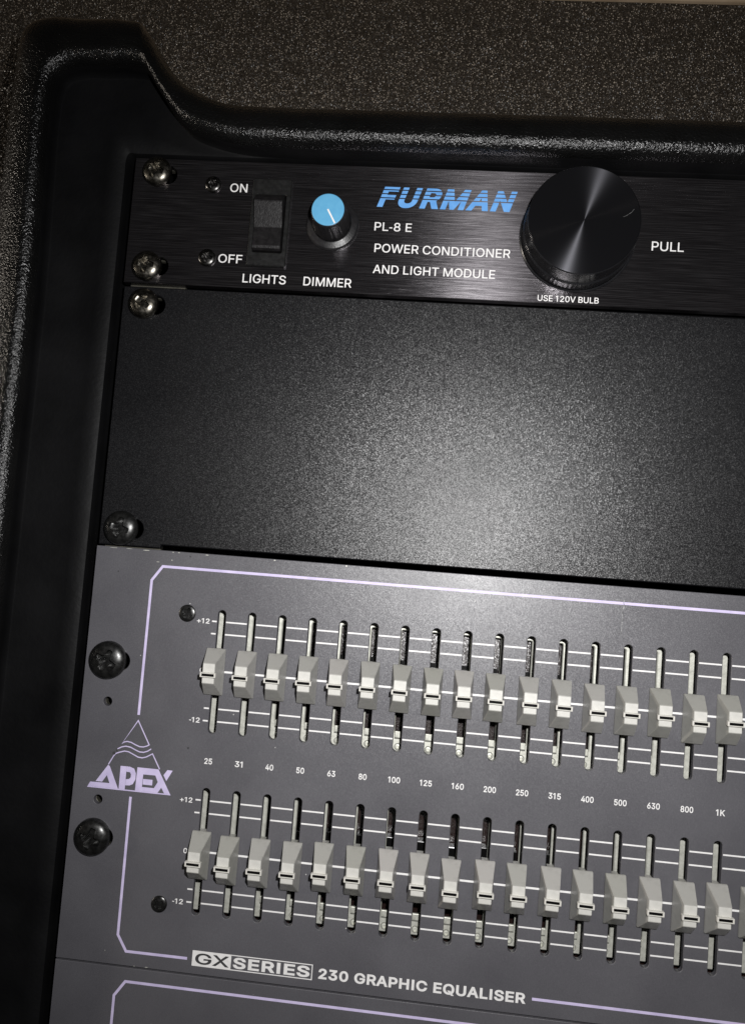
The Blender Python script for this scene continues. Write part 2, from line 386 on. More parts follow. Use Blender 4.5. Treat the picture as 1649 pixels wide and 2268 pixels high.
GLYPHS = {
 '+': (891, ["389,67 389,715 501,715 501,67", "121,338 121,444 768,444 768,338"]),
 '-': (891, ["662,481 662,369 224,369 224,481"]),
 '.': (369, ["187,-9 164,-6 143,3 124,17 109,36 100,57 97,81 100,104 109,126 124,144 143,159 164,168 187,170 211,168 232,159 251,144 266,126 274,104 277,81 274,57 266,36 251,17 232,3 211,-6"]),
 '0': (891, ["446,-13 375,-7 312,14 255,47 207,94 167,152 135,223 112,305 99,397 94,499 99,602 113,694 136,776 168,847 208,906 256,952 312,986 375,1007 446,1013 516,1007 579,986 635,952 683,906 723,847 755,776 778,694 792,602 797,499 792,397 778,305 755,223 724,152 684,94 636,47 580,14 516,-7", "446,97 492,103 534,118 570,145 602,181 628,227 649,283 664,347 673,419 676,499 673,581 664,653 649,717 628,773 602,819 570,855 534,882 492,898 446,903 399,898 357,882 320,855 289,819 263,773 242,717 227,653 218,581 215,499 218,419 227,347 242,283 263,227 289,181 320,145 357,118 399,103"]),
 '1': (891, ["150,0 150,107 768,107 768,0", "542,1000 542,0 417,0 417,881 411,881 169,703 169,839 390,1000"]),
 '2': (891, ["126,0 126,93 460,450 555,555 611,642 630,730 627,764 618,795 605,823 586,847 564,867 537,883 440,903 402,901 369,893 339,880 312,862 290,839 273,813 260,782 252,749 250,711 129,711 133,769 147,822 169,869 200,912 237,947 281,976 331,997 384,1009 442,1013 500,1009 553,997 601,976 644,948 680,915 710,875 732,831 745,783 749,732 729,624 660,508 525,353 300,119 300,111 765,111 765,0"]),
 '3': (891, ["428,-13 369,-10 313,1 261,19 213,44 172,75 138,113 111,156 94,205 86,259 215,259 221,226 232,197 249,171 270,149 295,131 325,116 430,98 541,119 571,136 597,157 618,183 634,212 644,246 647,285 644,320 635,354 621,386 601,414 574,439 540,459 499,474 451,484 395,487 308,487 308,588 566,881 566,889 137,889 137,1000 732,1000 732,905 415,547 415,568 486,570 549,562 606,542 655,514 696,479 729,437 753,390 768,339 772,285 768,229 753,177 728,130 695,88 655,53 607,24 553,3 493,-9"]),
 '4': (891, ["78,207 78,311 485,1000 611,1000 213,326 213,319 812,319 812,207", "554,0 554,238 554,287 554,624 674,624 674,0"]),
 '5': (891, ["435,-13 377,-10 324,2 275,22 231,48 194,80 163,118 139,161 124,207 117,256 240,256 245,227 256,200 271,175 341,118 435,98 474,101 510,111 543,127 572,148 597,174 617,205 632,240 641,278 644,319 641,360 632,399 616,435 596,466 570,493 540,515 506,531 469,541 428,544 329,528 252,483 132,497 189,1000 720,1000 720,889 296,889 263,593 268,593 349,639 451,656 495,653 538,645 578,631 615,612 648,589 678,561 705,529 727,493 745,454 758,412 766,368 768,321 764,259 749,201 725,149 693,102 653,62 607,30 554,6 497,-9"]),
 '6': (891, ["445,-13 385,-9 330,5 280,29 235,61 197,100 166,146 143,199 129,256 125,318 128,367 139,417 157,470 270,669 496,1000 633,1000 297,513 286,513 324,565 385,603 462,617 520,613 573,600 621,579 663,550 698,514 727,471 748,423 760,368 764,309 760,249 746,193 723,143 692,98 654,59 609,28 559,5 504,-9", "445,95 482,98 517,108 548,123 575,144 599,169 618,199 632,233 641,269 644,309 641,349 632,386 618,419 599,449 575,474 548,494 517,509 482,518 445,521 408,518 373,510 342,495 314,474 290,450 271,420 257,387 248,351 246,311 248,271 257,234 271,200 290,170 314,144 342,123 373,108 408,98"]),
 '7': (891, ["191,0 636,881 636,889 122,889 122,1000 768,1000 768,882 324,0"]),
 '8': (891, ["445,-13 380,-9 321,3 266,22 219,49 178,82 146,121 121,166 107,214 102,266 105,307 113,346 128,384 147,418 171,448 199,474 230,495 264,511 300,520 300,525 254,542 215,569 182,605 158,648 143,696 138,748 143,797 156,842 178,884 208,921 244,953 287,979 335,998 388,1010 445,1013 501,1010 554,998 602,979 644,953 681,921 710,884 733,842 746,797 750,748 745,696 731,649 706,605 674,569 635,542 591,525 591,520 626,511 659,495 690,474 718,448 742,418 761,384 776,346 785,307 788,266 783,214 768,166 744,121 711,82 671,49 623,22 569,3 509,-9", "445,97 487,99 526,106 560,118 590,135 615,155 635,180 650,208 659,239 662,272 659,308 649,341 634,371 612,397 587,420 556,438 522,452 485,460 445,462 404,460 367,452 333,438 302,420 276,397 255,371 239,341 230,308 227,272 230,239 239,208 253,180 274,155 299,135 329,118 364,106 402,99", "445,569 539,590 564,606 586,626 604,650 617,677 625,706 628,738 625,770 617,800 605,826 587,849 566,868 541,884 445,904 349,884 323,868 302,849 284,826 271,800 264,770 261,738 264,706 271,677 284,650 302,626 323,606 349,590"]),
 '9': (891, ["444,1013 504,1009 559,995 610,971 654,939 692,900 723,854 746,801 760,744 764,682 761,633 750,583 733,530 619,331 394,0 256,0 593,487 604,487 565,435 505,397 428,383 370,387 317,400 269,421 227,450 192,486 163,529 142,577 129,632 125,691 129,752 143,807 166,858 198,903 235,941 280,972 330,995 385,1009", "444,905 408,902 374,892 342,877 314,856 291,831 272,801 258,767 249,731 246,691 249,651 258,614 272,581 291,551 314,526 342,506 374,491 408,482 444,479 482,482 516,490 548,505 575,526 599,550 618,580 632,613 641,649 644,689 641,729 632,766 618,800 599,830 576,856 548,877 517,892 482,902"]),
 'A': (943, ["32,0 396,1000 543,1000 910,0 777,0 564,595 519,732 456,940 482,940 418,729 374,595 167,0", "216,279 216,391 727,391 727,279"]),
 'B': (897, ["118,0 118,1000 474,1000 539,996 597,984 646,964 688,938 722,906 749,869 767,827 779,783 783,735 780,695 773,660 760,629 700,562 619,524 619,515 651,510 682,499 714,483 743,460 769,432 791,399 808,361 818,317 821,268 818,219 806,173 787,131 759,94 722,62 677,35 623,16 558,4 485,0", "245,112 481,112 552,117 607,132 648,157 676,189 693,226 699,268 696,301 687,332 673,361 654,388 630,410 601,429 567,443 530,451 488,454 245,454", "245,561 468,561 566,582 593,598 616,618 635,642 649,669 658,699 660,732 655,773 640,811 614,843 578,868 531,883 472,888 245,888"]),
 'C': (1003, ["526,-13 442,-6 366,14 295,49 233,96 180,156 137,227 105,308 86,399 79,499 86,600 105,691 137,773 180,844 233,903 295,951 366,986 442,1006 526,1013 669,991 712,974 753,952 790,926 824,896 854,861 880,822 902,780 918,734 930,685 803,685 765,776 702,842 620,883 526,896 466,891 411,875 361,850 316,814 277,769 246,715 222,652 208,580 203,499 208,419 222,347 246,284 278,230 316,185 361,150 412,124 467,109 526,104 620,118 702,158 765,225 803,315 930,315 918,266 902,220 881,178 855,140 825,105 791,74 753,48 713,26 669,9 623,-3 576,-11"]),
 'D': (987, ["430,0 189,0 189,112 422,112 499,117 567,133 625,159 674,194 714,239 745,293 767,355 780,425 785,502 780,578 767,647 745,709 715,762 676,806 628,842 572,867 507,883 434,888 183,888 183,1000 443,1000 536,993 619,973 693,940 757,895 810,838 852,769 883,689 901,601 907,502 901,403 883,313 852,233 809,164 755,106 689,60 613,27 527,7", "245,1000 245,0 118,0 118,1000"]),
 'E': (823, ["118,0 118,1000 732,1000 732,888 245,888 245,562 699,562 699,450 245,450 245,112 738,112 738,0"]),
 'F': (806, ["118,0 118,1000 726,1000 726,888 245,888 245,547 681,547 681,435 245,435 245,0"]),
 'G': (1023, ["528,-13 443,-6 365,14 294,49 231,97 179,156 136,227 104,309 85,399 79,499 85,600 104,691 136,773 179,844 231,903 293,951 362,986 438,1006 521,1013 572,1011 622,1003 669,990 714,972 755,950 793,922 827,891 857,857 883,818 904,777 921,733 932,685 802,685 761,773 700,839 620,882 521,896 464,891 410,876 360,850 315,815 277,770 246,715 222,652 208,580 203,499 208,419 222,348 246,285 278,231 317,186 362,150 413,125 469,109 528,104 582,108 632,120 678,140 718,167 751,201 779,242 799,289 811,341 815,398 854,391 556,391 556,503 940,503 940,393 934,315 916,243 886,179 846,122 798,75 740,37 676,9 605,-8"]),
 'H': (1016, ["118,0 118,1000 245,1000 245,568 771,568 771,1000 898,1000 898,0 771,0 771,456 245,456 245,0"]),
 'I': (591, ["61,0 61,112 232,112 232,888 61,888 61,1000 530,1000 530,888 359,888 359,112 530,112 530,0"]),
 'K': (917, ["205,286 205,425 273,513 343,596 416,677 715,1000 881,1000 454,542 448,543", "118,0 118,1000 245,1000 245,657 244,442 245,380 245,0", "732,0 369,509 448,608 882,0"]),
 'L': (772, ["118,0 118,1000 245,1000 245,112 710,112 710,0"]),
 'M': (1235, ["118,0 118,1000 298,1000 545,368 565,312 588,241 612,165 632,96 604,96 625,162 649,238 672,311 693,368 936,1000 1116,1000 1116,0 991,0 991,572 992,643 993,725 995,812 997,899 1008,899 978,805 947,713 919,633 896,572 672,0 562,0 335,572 313,631 285,710 254,801 220,899 234,899 236,818 238,731 239,646 240,572 240,0"]),
 'N': (1029, ["118,0 118,1000 268,1000 674,359 713,296 762,210 813,108 796,105 788,213 785,309 784,383 784,1000 911,1000 911,0 760,0 397,570 349,650 291,749 211,889 234,892 240,754 244,645 246,572 246,0"]),
 'O': (1048, ["525,-13 442,-6 366,14 296,49 233,96 181,156 137,227 105,308 86,399 79,499 86,600 105,691 137,773 181,844 233,903 296,951 366,986 442,1006 525,1013 608,1006 684,986 754,951 816,903 869,844 912,773 944,691 963,600 969,499 963,399 944,308 912,227 869,156 816,96 754,49 684,14 608,-6", "525,104 583,109 637,124 687,149 732,184 771,229 803,283 827,347 841,419 846,499 841,581 827,653 803,717 771,771 732,816 687,851 637,876 583,891 525,896 467,891 413,876 362,850 317,815 278,770 246,716 222,653 208,580 203,499 208,419 222,347 246,284 278,229 317,185 362,150 413,124 467,109"]),
 'P': (874, ["118,0 118,1000 462,1000 535,995 599,981 653,958 699,927 737,889 766,845 787,795 799,741 803,683 799,626 787,572 766,522 737,477 699,439 653,407 599,384 535,370 462,365 215,365 215,477 457,477 506,479 548,488 584,503 613,523 637,548 655,577 667,610 675,645 677,683 675,722 667,757 655,789 637,818 613,842 584,862 548,877 505,886 456,889 245,889 245,0"]),
 'Q': (1048, ["482,313 615,313 726,166 754,128 921,-94 788,-94 679,52 651,90", "525,-13 442,-6 366,14 296,49 233,96 181,156 137,227 105,308 86,399 79,499 86,600 105,691 137,773 181,844 233,903 296,951 366,986 442,1006 525,1013 608,1006 684,986 754,951 816,903 869,844 912,773 944,691 963,600 969,499 963,399 944,308 912,227 869,156 816,96 754,49 684,14 608,-6", "525,104 583,109 637,124 687,149 732,184 771,229 803,283 827,347 841,419 846,499 841,581 827,653 803,717 771,771 732,816 687,851 637,876 583,891 525,896 467,891 413,876 362,850 317,815 278,770 246,716 222,653 208,580 203,499 208,419 222,347 246,284 278,229 317,185 362,150 413,124 467,109"]),
 'R': (883, ["118,0 118,1000 464,1000 536,996 600,982 655,960 701,931 738,894 767,851 788,803 801,750 805,692 801,634 788,582 767,534 738,491 701,456 654,427 599,406 536,393 464,389 189,389 189,501 459,501 508,504 550,512 585,524 615,542 638,564 656,591 669,621 676,655 679,692 676,730 669,765 656,796 638,823 614,846 585,864 549,878 507,886 458,889 245,889 245,0", "694,0 452,450 595,450 841,0"]),
 'S': (878, ["440,-17 370,-13 307,-2 251,18 201,45 159,78 126,118 100,163 83,214 75,268 205,268 212,232 224,200 243,172 266,149 295,130 327,115 440,97 484,99 524,106 562,118 596,135 624,156 648,181 665,209 676,240 679,274 676,304 667,330 653,352 582,402 481,437 361,470 285,497 221,529 169,568 132,615 110,670 102,732 107,786 122,836 147,880 181,919 222,952 270,979 325,998 383,1010 446,1013 510,1010 568,998 621,978 668,952 708,920 741,882 766,839 782,793 788,743 663,743 652,789 629,828 594,860 550,883 499,897 442,901 401,899 363,892 329,880 299,864 273,845 253,822 238,796 229,768 226,738 230,706 240,679 257,656 333,606 417,577 519,549 612,518 705,467 776,388 791,354 800,316 803,272 798,220 784,170 760,125 727,84 685,49 636,21 578,0 512,-13"]),
 'T': (882, ["62,888 62,1000 819,1000 819,888 505,888 505,0 379,0 379,888"]),
 'U': (1017, ["509,-16 433,-11 365,4 303,30 248,65 203,107 166,157 140,213 123,274 118,340 118,1000 244,1000 244,350 248,304 259,261 277,222 301,187 331,158 368,134 410,116 457,105 509,101 561,105 608,116 650,134 686,158 716,187 740,222 758,261 768,304 772,350 772,1000 899,1000 899,340 893,274 877,213 850,157 814,107 768,65 714,30 653,4 584,-11"]),
 'V': (943, ["401,0 32,1000 166,1000 378,405 423,270 487,60 461,60 525,271 569,405 776,1000 910,1000 546,0"]),
 'W': (1349, ["305,0 32,1000 162,1000 321,385 345,286 367,184 387,78 372,78 393,184 415,286 440,385 602,1000 746,1000 907,385 933,286 956,184 977,78 960,78 981,184 1003,286 1028,385 1186,1000 1316,1000 1042,0 895,0 723,635 691,769 660,934 687,934 658,776 625,635 453,0"]),
 'X': (932, ["36,0 427,559 427,464 58,1000 205,1000 350,787 401,710 439,647 479,574 456,574 495,646 534,710 587,787 734,1000 877,1000 509,470 509,564 896,0 750,0 574,254 528,324 491,384 453,454 481,454 443,386 405,326 357,254 180,0"]),
}
GLYPHS['I'] = (421, ["147,0 147,1000 274,1000 274,0"])
GLYPHS['1'] = (720, ["442,1000 442,0 317,0 317,881 311,881 89,719 89,845 290,1000"])
GLYPHS['-'] = (440, ["60,330 60,440 370,440 370,330"])
def glyph_loops(c):
    return [[tuple(int(k)/1000 for k in p.split(',')) for p in l.split()] for l in GLYPHS[c][1]]
def thicken(L, d):
    out = []; n = len(L)
    for i in range(n):
        p0, p1, p2 = Vector(L[i-1]), Vector(L[i]), Vector(L[(i+1) % n])
        a = (p1-p0).normalized(); b = (p2-p1).normalized()
        na, nb = Vector((-a.y, a.x)), Vector((-b.y, b.x))
        nn = na+nb
        nn = nn/max(0.5, nn.dot(na)) if nn.length > 1e-6 else na
        out.append((p1.x+nn.x*d, p1.y+nn.y*d))
    return out
def winding(pt, loops):
    w = 0
    for L in loops:
        for i in range(len(L)):
            (x1, y1), (x2, y2) = L[i-1], L[i]
            if (y1 <= pt[1]) != (y2 <= pt[1]) and pt[0] < (x2-x1)*(pt[1]-y1)/(y2-y1)+x1: w += 1 if y2 > y1 else -1
    return w
def text_mesh(s, x0, x1, base, cap, off=0.0, shear=0.0, z=PZ, track=0.0):
    """lettering fitted to x0..x1, baseline at y=base, capitals of height cap, strokes thickened by off"""
    letters = []; x = 0.0
    for c in s:
        if c == ' ': x += .36+track; continue
        letters.append([[(px+x, py) for px, py in thicken(l, off)] for l in glyph_loops(c)])
        x += GLYPHS[c][0]/1000+track
    lo = min(p[0] for L in letters for l in L for p in l); hi = max(p[0] for L in letters for l in L for p in l)
    sx = (x1-x0-abs(shear)*cap)/(hi-lo); sy = cap/(1+2*off)
    bm = bmesh.new()
    for L in letters:
        V, E = [], []
        for l in L:
            b = len(V); V += [Vector(p) for p in l]; E += [(b+i, b+(i+1) % len(l)) for i in range(len(l))]
        vo, _, fs, *_ = delaunay_2d_cdt(V, E, [], 0, 1e-6)
        tv = [bm.verts.new(W(x0+(p.x-lo)*sx+shear*(p.y+off)*sy, base-(p.y+off)*sy, z)) for p in vo]
        for f in fs:
            c = sum((vo[i] for i in f), Vector((0, 0)))/len(f)
            if winding(c, L): bm.faces.new([tv[i] for i in f])
    bmesh.ops.delete(bm, geom=[v_ for v_ in bm.verts if not v_.link_faces], context='VERTS')
    for f in bm.faces:
        f.normal_update()
        if f.normal.z < 0: f.normal_flip()
    me = bpy.data.meshes.new('lettering'); bm.to_mesh(me); bm.free(); return me

def lettering(parent, s, x0, x1, base, cap, off=0.0, mat='white', **kw):
    return link('lettering', text_mesh(s, x0, x1, base, cap, off, **kw), MAT[mat], parent)

# ------------------------------------------------------------------ floor
bm = bmesh.new()
vv = [bm.verts.new(Vector(p)) for p in ((-2.5, -2.5, 0), (2.5, -2.5, 0), (2.5, 2.5, 0), (-2.5, 2.5, 0))]
bm.faces.new(vv)
tag(link('floor', bm_mesh(bm, 'floor'), MAT['floor']), kind='structure')
bm = bmesh.new(); box(bm, -900, 1200, -260, -104.5, -60, -57, 0.8)
o = link('floor_edging', bm_mesh(bm, 'floor_edging'), MAT['trim'])
o.rotation_euler = (0, 0, math.radians(-0.35))
tag(o, kind='structure')

# ------------------------------------------------------------------ rack case
case = thing('rack_case', 'black moulded plastic rack case with a raised corner and rounded rim', 'rack case', W(241.3, 200, -60))
ST = [((-43.4, 200), (-30.8, 200.0), (-3.2, 200)), ((-43.4, 150), (-30.8, 150.0), (-3.2, 150)), ((-43.4, 100), (-30.9, 100.0), (-3.2, 100)), ((-43.5, 45), (-30.86, 49.1), (-3.2, 50)), ((-43.9, 2), (-31.78, 10.35), (-3.2, 20)), ((-43.4, -28), (-31.8, -13.28), (-3.2, 6)), ((-42.9, -37.6), (-30.98, -22.29), (-3.19, 1.5)), ((-41.9, -41.6), (-29.11, -26.98), (-2.915, 0.2)), ((-39.4, -44.1), (-25.94, -29.15), (-2.53, -0.5)), ((-36, -45.4), (-21.98, -30.42), (-2.2, -0.8)), ((-22, -45.5), (-12.59, -31.03), (0, -0.8)), ((-5, -45.3), (0.02, -31.33), (6, -0.8)), ((-0.7, -44.5), (2.87, -30.81), (8, -0.8)), ((1.6, -41.8), (5.54, -27.39), (10, -0.8)), ((5.6, -36.5), (9.01, -22.42), (13, -0.8)), ((10.4, -29.4), (13.26, -16.63), (17, -0.8)), ((15.1, -24.4), (18.84, -10.79), (22, -0.8)), ((21.2, -20.6), (25.99, -7.62), (29, -0.8)), ((31, -17.0), (35.87, -5.57), (38, -0.8)), ((46, -16.2), (49.19, -5.18), (50, -0.8)), ((80, -16.2), (81.59, -5.17), (82, -0.8)), ((140, -16.2), (140.0, -5.2), (140, -0.8)), ((190, -16.2), (190.0, -5.2), (190, -0.8)), ((241.3, -16.2), (241.3, -5.2), (241.3, -0.8))]
CX, CY = 241.3, 200.0
full = list(ST)
full += [tuple((2*CX-x, y) for x, y in s) for s in reversed(ST[:-1])]
full += [tuple((2*CX-x, 2*CY-y) for x, y in s) for s in ST[1:]]
full += [tuple((x, 2*CY-y) for x, y in s) for s in list(reversed(ST[1:-1]))]
PROF = [('S', 0, -60), ('S', 0, -30), ('S', 0, -2), ('S', .0, 4), ('S', .10, 6.6), ('S', .30, 8.9), ('S', .50, 10.3), ('S', .66, 11.1), ('S', .80, 11.6), ('S', .92, 11.9), ('D', 0, 12.1),
        ('D', 1.0, 12.05), ('D', 2.0, 11.7), ('D', 3.0, 11.0), ('D', 3.8, 9.9), ('D', 4.2, 8.6), ('D', 4.4, 6.5), ('E', 0, .8), ('E', .05, .75), ('E', .6, .6), ('E', 1, .5), ('E', 1, -5), ('E', 1, -14), ('E', 1, -30)]
def ctrl(s, p):
    S_, C_, B_ = Vector(s[0]), Vector(s[1]), Vector(s[2])
    d = (B_-C_); ln = d.length; d = d/ln
    if p[0] == 'S': q_ = S_+(C_-S_)*p[1]
    elif p[0] == 'D': q_ = C_+d*min(p[1], ln*p[1]/4.6)
    else: q_ = C_+d*(min(4.45, ln*.975)+(ln-min(4.45, ln*.975))*p[1])
    return (q_.x, q_.y, p[2])
grid = [[ctrl(s, p) for p in PROF] for s in full]
def cr(p0, p1, p2, p3, t):
    return tuple(0.5*((2*b)+(-a+c)*t+(2*a-5*b+4*c-d)*t*t+(-a+3*b-3*c+d)*t**3) for a, b, c, d in zip(p0, p1, p2, p3))
def crchord(P, sub, closed):
    """centripetal-like: monotone enough for uneven stations (linear parameter by chord)"""
    n = len(P); out = []
    rng = range(n) if closed else range(n-1)
    for i in rng:
        p1, p2 = Vector(P[i]), Vector(P[(i+1) % n])
        p0 = Vector(P[i-1]) if (i > 0 or closed) else p1+(p1-p2)
        p3 = Vector(P[(i+2) % n]) if (i+2 < n or closed) else p2+(p2-p1)
        d1 = (p2-p1).length or 1e-6
        d0 = (p1-p0).length or 1e-6; d2 = (p3-p2).length or 1e-6
        m1 = ((p1-p0)/d0*d1 + (p2-p1)/d1*d0)/(d0+d1)*d1
        m2 = ((p2-p1)/d1*d2 + (p3-p2)/d2*d1)/(d1+d2)*d1
        for k in range(sub):
            t = k/sub
            out.append((2*t**3-3*t*t+1)*p1+(t**3-2*t*t+t)*m1+(-2*t**3+3*t*t)*p2+(t**3-t*t)*m2)
    if not closed: out.append(Vector(P[-1]))
    return out
cols = [crchord(g, 3, False) for g in grid]
rowsn = len(cols[0])
dense = [crchord([c[k] for c in cols], 4, True) for k in range(rowsn)]
bm = bmesh.new()
vg = [[bm.verts.new(W(*p)) for p in r] for r in dense]
N = len(vg[0])
for a, b in zip(vg, vg[1:]):
    low = max(v_.co.z for v_ in b) < Z0+7*MM and vg.index(a) > 30
    for i in range(N):
        j = (i+1) % N; f = bm.faces.new((a[i], a[j], b[j], b[i])); f.material_index = int(low)
for k, p in enumerate(PROF):
    if p[0] == 'E' and p[1] in (0, 1):
        for e in {e for v_ in vg[k*3] for e in v_.link_edges}:
            if all(v_ in set(vg[k*3]) for v_ in e.verts): e.smooth = False
link('rim_shell', bm_mesh(bm, 'rim_shell'), [MAT['case'], MAT['ledge']], case, True)
bm = bmesh.new(); box(bm, -40, 522, -12, 412, -59, -56)
link('back_wall', bm_mesh(bm, 'back_wall'), MAT['case'], case)
for x0, x1, hx in ((1.2, 20.5, 8.6), (462.1, 481.4, 474)):
    hl = [rrect(hx-3.2, hx+10.2 if hx < 100 else hx+3.2, y-3.0, y+3.0, 2.9, 5) for y in (6, 38, 51.3, 127.3, 170.7, 227.4)]
    hl += [circ(hx+.6, y, 2.3, 16) for y in (184.1, 215.6)]
    link('rack_rail', plate_mesh('rack_rail', [(x0, 0), (x1, 0), (x1, 400), (x0, 400)], hl, -3.2, 2.0, .2), MAT['rail'], case)

# ------------------------------------------------------------------ screws
def phillips(bm, cx, cy, z, r, hgt, rim, slot_w, slot_l, depth, rot, mi=0, nr=60, na=180):
    """pan head with a cross recess pressed into the dome"""
    cr_, sr = math.cos(rot), math.sin(rot)
    rings = []
    for k in range(nr+1):
        rr = r*k/nr
        ring = []
        cnt = 1 if k == 0 else na
        for i in range(cnt):
            a = 2*math.pi*i/na
            x, y = rr*math.cos(a), rr*math.sin(a)
            zz = z + rim + (hgt-rim)*math.sqrt(max(0, 1-(rr/r)**2.3))
            u, v_ = x*cr_+y*sr, -x*sr+y*cr_
            arm = min(max(abs(u)/slot_l, 0), 9) if abs(v_) < slot_w/2*(1.25-0.5*abs(u)/slot_l) else 9
            arm2 = min(max(abs(v_)/slot_l, 0), 9) if abs(u) < slot_w/2*(1.25-0.5*abs(v_)/slot_l) else 9
            t = min(arm, arm2)
            core = math.hypot(u, v_)/(slot_w*0.85)
            if t < 1: zz -= depth*(1-0.35*t**4)
            elif core < 1: zz -= depth*0.9
            ring.append(bm.verts.new(W(cx+x, cy+y, zz)))
        rings.append(ring)
    base = [bm.verts.new(W(cx+r*1.0*math.cos(2*math.pi*i/na), cy+r*math.sin(2*math.pi*i/na), z)) for i in range(na)]
    rings.append(base)
    for a, b in zip(rings, rings[1:]):
        for i in range(na):
            j = (i+1) % na
            u = []
            for v_ in (a[i % len(a)], a[j % len(a)], b[j % len(b)], b[i % len(b)]):
                if v_ not in u: u.append(v_)
            f = bm.faces.new(u); f.material_index = mi

def rack_screw(cx, cy, r, mat, label, rot, washer=0.0):
    t = thing('rack_screw', label, 'screw', W(cx, cy, 0), 'rack screws down the left edge of the panels')
    z = 0.0
    if washer:
        bm = bmesh.new(); lathe(bm, cx, cy, [(2.2, 0.02), (washer, 0.02), (washer, .75), (washer-.2, .95), (2.2, .95)])
        link('washer', bm_mesh(bm, 'washer'), MAT['black_plastic'], t); z = .95
    bm = bmesh.new(); phillips(bm, cx, cy, z+.02, r, 3.4, 0.9, 2.1, r*.60, 2.4, rot)
    link('head', bm_mesh(bm, 'head'), MAT[mat], t)
    bm = bmesh.new(); lathe(bm, cx, cy, [(2.0, -6), (2.0, z+.02)], 20)
    link('shank', bm_mesh(bm, 'shank'), MAT[mat], t)
    return t
rack_screw(8.3, 5.4, 5.0, 'screw', 'worn nickel cross-head screw at the top corner, above the dark ear of the switch panel', 0.35)
rack_screw(7.9, 38.4, 5.1, 'screw', 'worn nickel cross-head screw at the lower corner of the brushed panel beside OFF', 0.1)
rack_screw(8.0, 51.3, 5.1, 'screw', 'grey cross-head screw at the top corner of the blank black panel', 0.6)
rack_screw(7.9, 127.3, 5.7, 'black_screw', 'dark shiny cross-head screw at the bottom corner of the blank black panel', 0.25)
rack_screw(7.8, 170.7, 6.2, 'black_screw', 'large black cross-head screw above the lilac triangle logo', 0.45)
rack_screw(8.4, 227.4, 5.9, 'black_screw', 'large black cross-head screw below the lilac triangle logo', 0.3)

def face_screw(parent, cx, cy, r, z, mat, rot, proud=1.0):
    bm = bmesh.new(); phillips(bm, cx, cy, z, r, proud, proud*.3, r*.42, r*.68, proud*1.0, rot, nr=20, na=64)
    return link('faceplate_screw', bm_mesh(bm, 'faceplate_screw'), MAT[mat], parent)

EAR = lambda y: rrect(3.4, 15.0, y-3.2, y+3.2, 3.19)
# ------------------------------------------------------------------ power conditioner
pc = thing('power_conditioner', 'one-unit brushed black power conditioner with rocker switch and big black knob', 'power conditioner', W(0, 22, -3))
link('faceplate', plate_mesh('faceplate', [(0, .4), (482.6, .4), (482.6, 44.0), (0, 44.0)], [EAR(6.0), EAR(38.0), rrect(43.2, 53.9, 9, 34, .5)], 0, 3.0, .18), MAT['brushed'], pc)
bm = bmesh.new(); box(bm, 22, 460, 2, 42.5, -40, -3.1); link('chassis', bm_mesh(bm, 'chassis'), MAT['dark'], pc)
L = lettering
L(pc, 'ON', 33.85, 39.8, 11.13, 2.93, .012); L(pc, 'OFF', 32.0, 40.2, 35.74, 2.93, .012)
L(pc, 'LIGHTS', 40.9, 55.6, 42.15, 2.95, .012); L(pc, 'DIMMER', 61.55, 77.65, 42.15, 2.97, .012)
L(pc, 'PL-8 E', 83.8, 96.15, 22.33, 2.87, .010); L(pc, 'POWER CONDITIONER', 84.35, 129.0, 29.66, 2.89, .010)
L(pc, 'AND LIGHT MODULE', 84.4, 124.5, 36.81, 2.85, .010)
L(pc, 'USE 120V BULB', 138.7, 158.2, 43.36, 1.95, .014); L(pc, 'PULL', 173.9, 184.0, 24.97, 3.03, .010)
# striped italic name
me = text_mesh('FURMAN', 84.0, 130.0, 14.18, 6.95, .075, shear=.33, track=.13)
bm = bmesh.new(); bm.from_mesh(me)
for yc in (8.20, 9.62, 11.02):
    for yy in (yc-.19, yc+.19):
        bmesh.ops.bisect_plane(bm, geom=bm.verts[:]+bm.edges[:]+bm.faces[:], plane_co=W(0, yy, 0), plane_no=(0, 1, 0))
    kill = [f for f in bm.faces if abs(-f.calc_center_median().y/MM-yc) < .19]
    bmesh.ops.delete(bm, geom=kill, context='FACES')
bm.to_mesh(me); bm.free()
link('name_logo', me, MAT['blue_print'], pc)
face_screw(pc, 28.0, 8.95, 2.8, 0.02, 'small_screw', .5, 1.5); face_screw(pc, 28.2, 34.4, 3.0, 0.02, 'small_screw', .2, 1.5)
# rocker switch
bm = bmesh.new()
me = plate_mesh('rocker_switch', rrect(41.9, 55.2, 6.7, 36.7, .8, 4), [rrect(43.7, 53.5, 12.2, 32.0, .4, 3)], 1.5, 1.45, .3)
bm.free()
sw = link('rocker_switch', me, MAT['bezel'], pc)
bm = bmesh.new()
prof = [(12.45, -1), (12.45, 2.0), (12.9, 2.9), (14.8, 4.9), (16.0, 5.6), (16.4, 5.55), (20, 4.25), (23.9, 2.75), (24.1, 2.72), (27.5, 3.0), (30.4, 3.3), (31.2, 3.0), (31.65, 2.0), (31.65, -1)]
ra = [bm.verts.new(W(43.95, y, z)) for y, z in prof]; rb = [bm.verts.new(W(53.25, y, z)) for y, z in prof]
for i in range(len(prof)-1): bm.faces.new((ra[i], ra[i+1], rb[i+1], rb[i]))
bm.faces.new(ra); bm.faces.new(rb)
link('rocker', bm_mesh(bm, 'rocker'), MAT['rocker'], sw)
bm = bmesh.new(); box(bm, 43.3, 53.8, 9.5, 33.5, -9, -1.2); link('switch_body', bm_mesh(bm, 'switch_body'), MAT['slot_black'], sw)
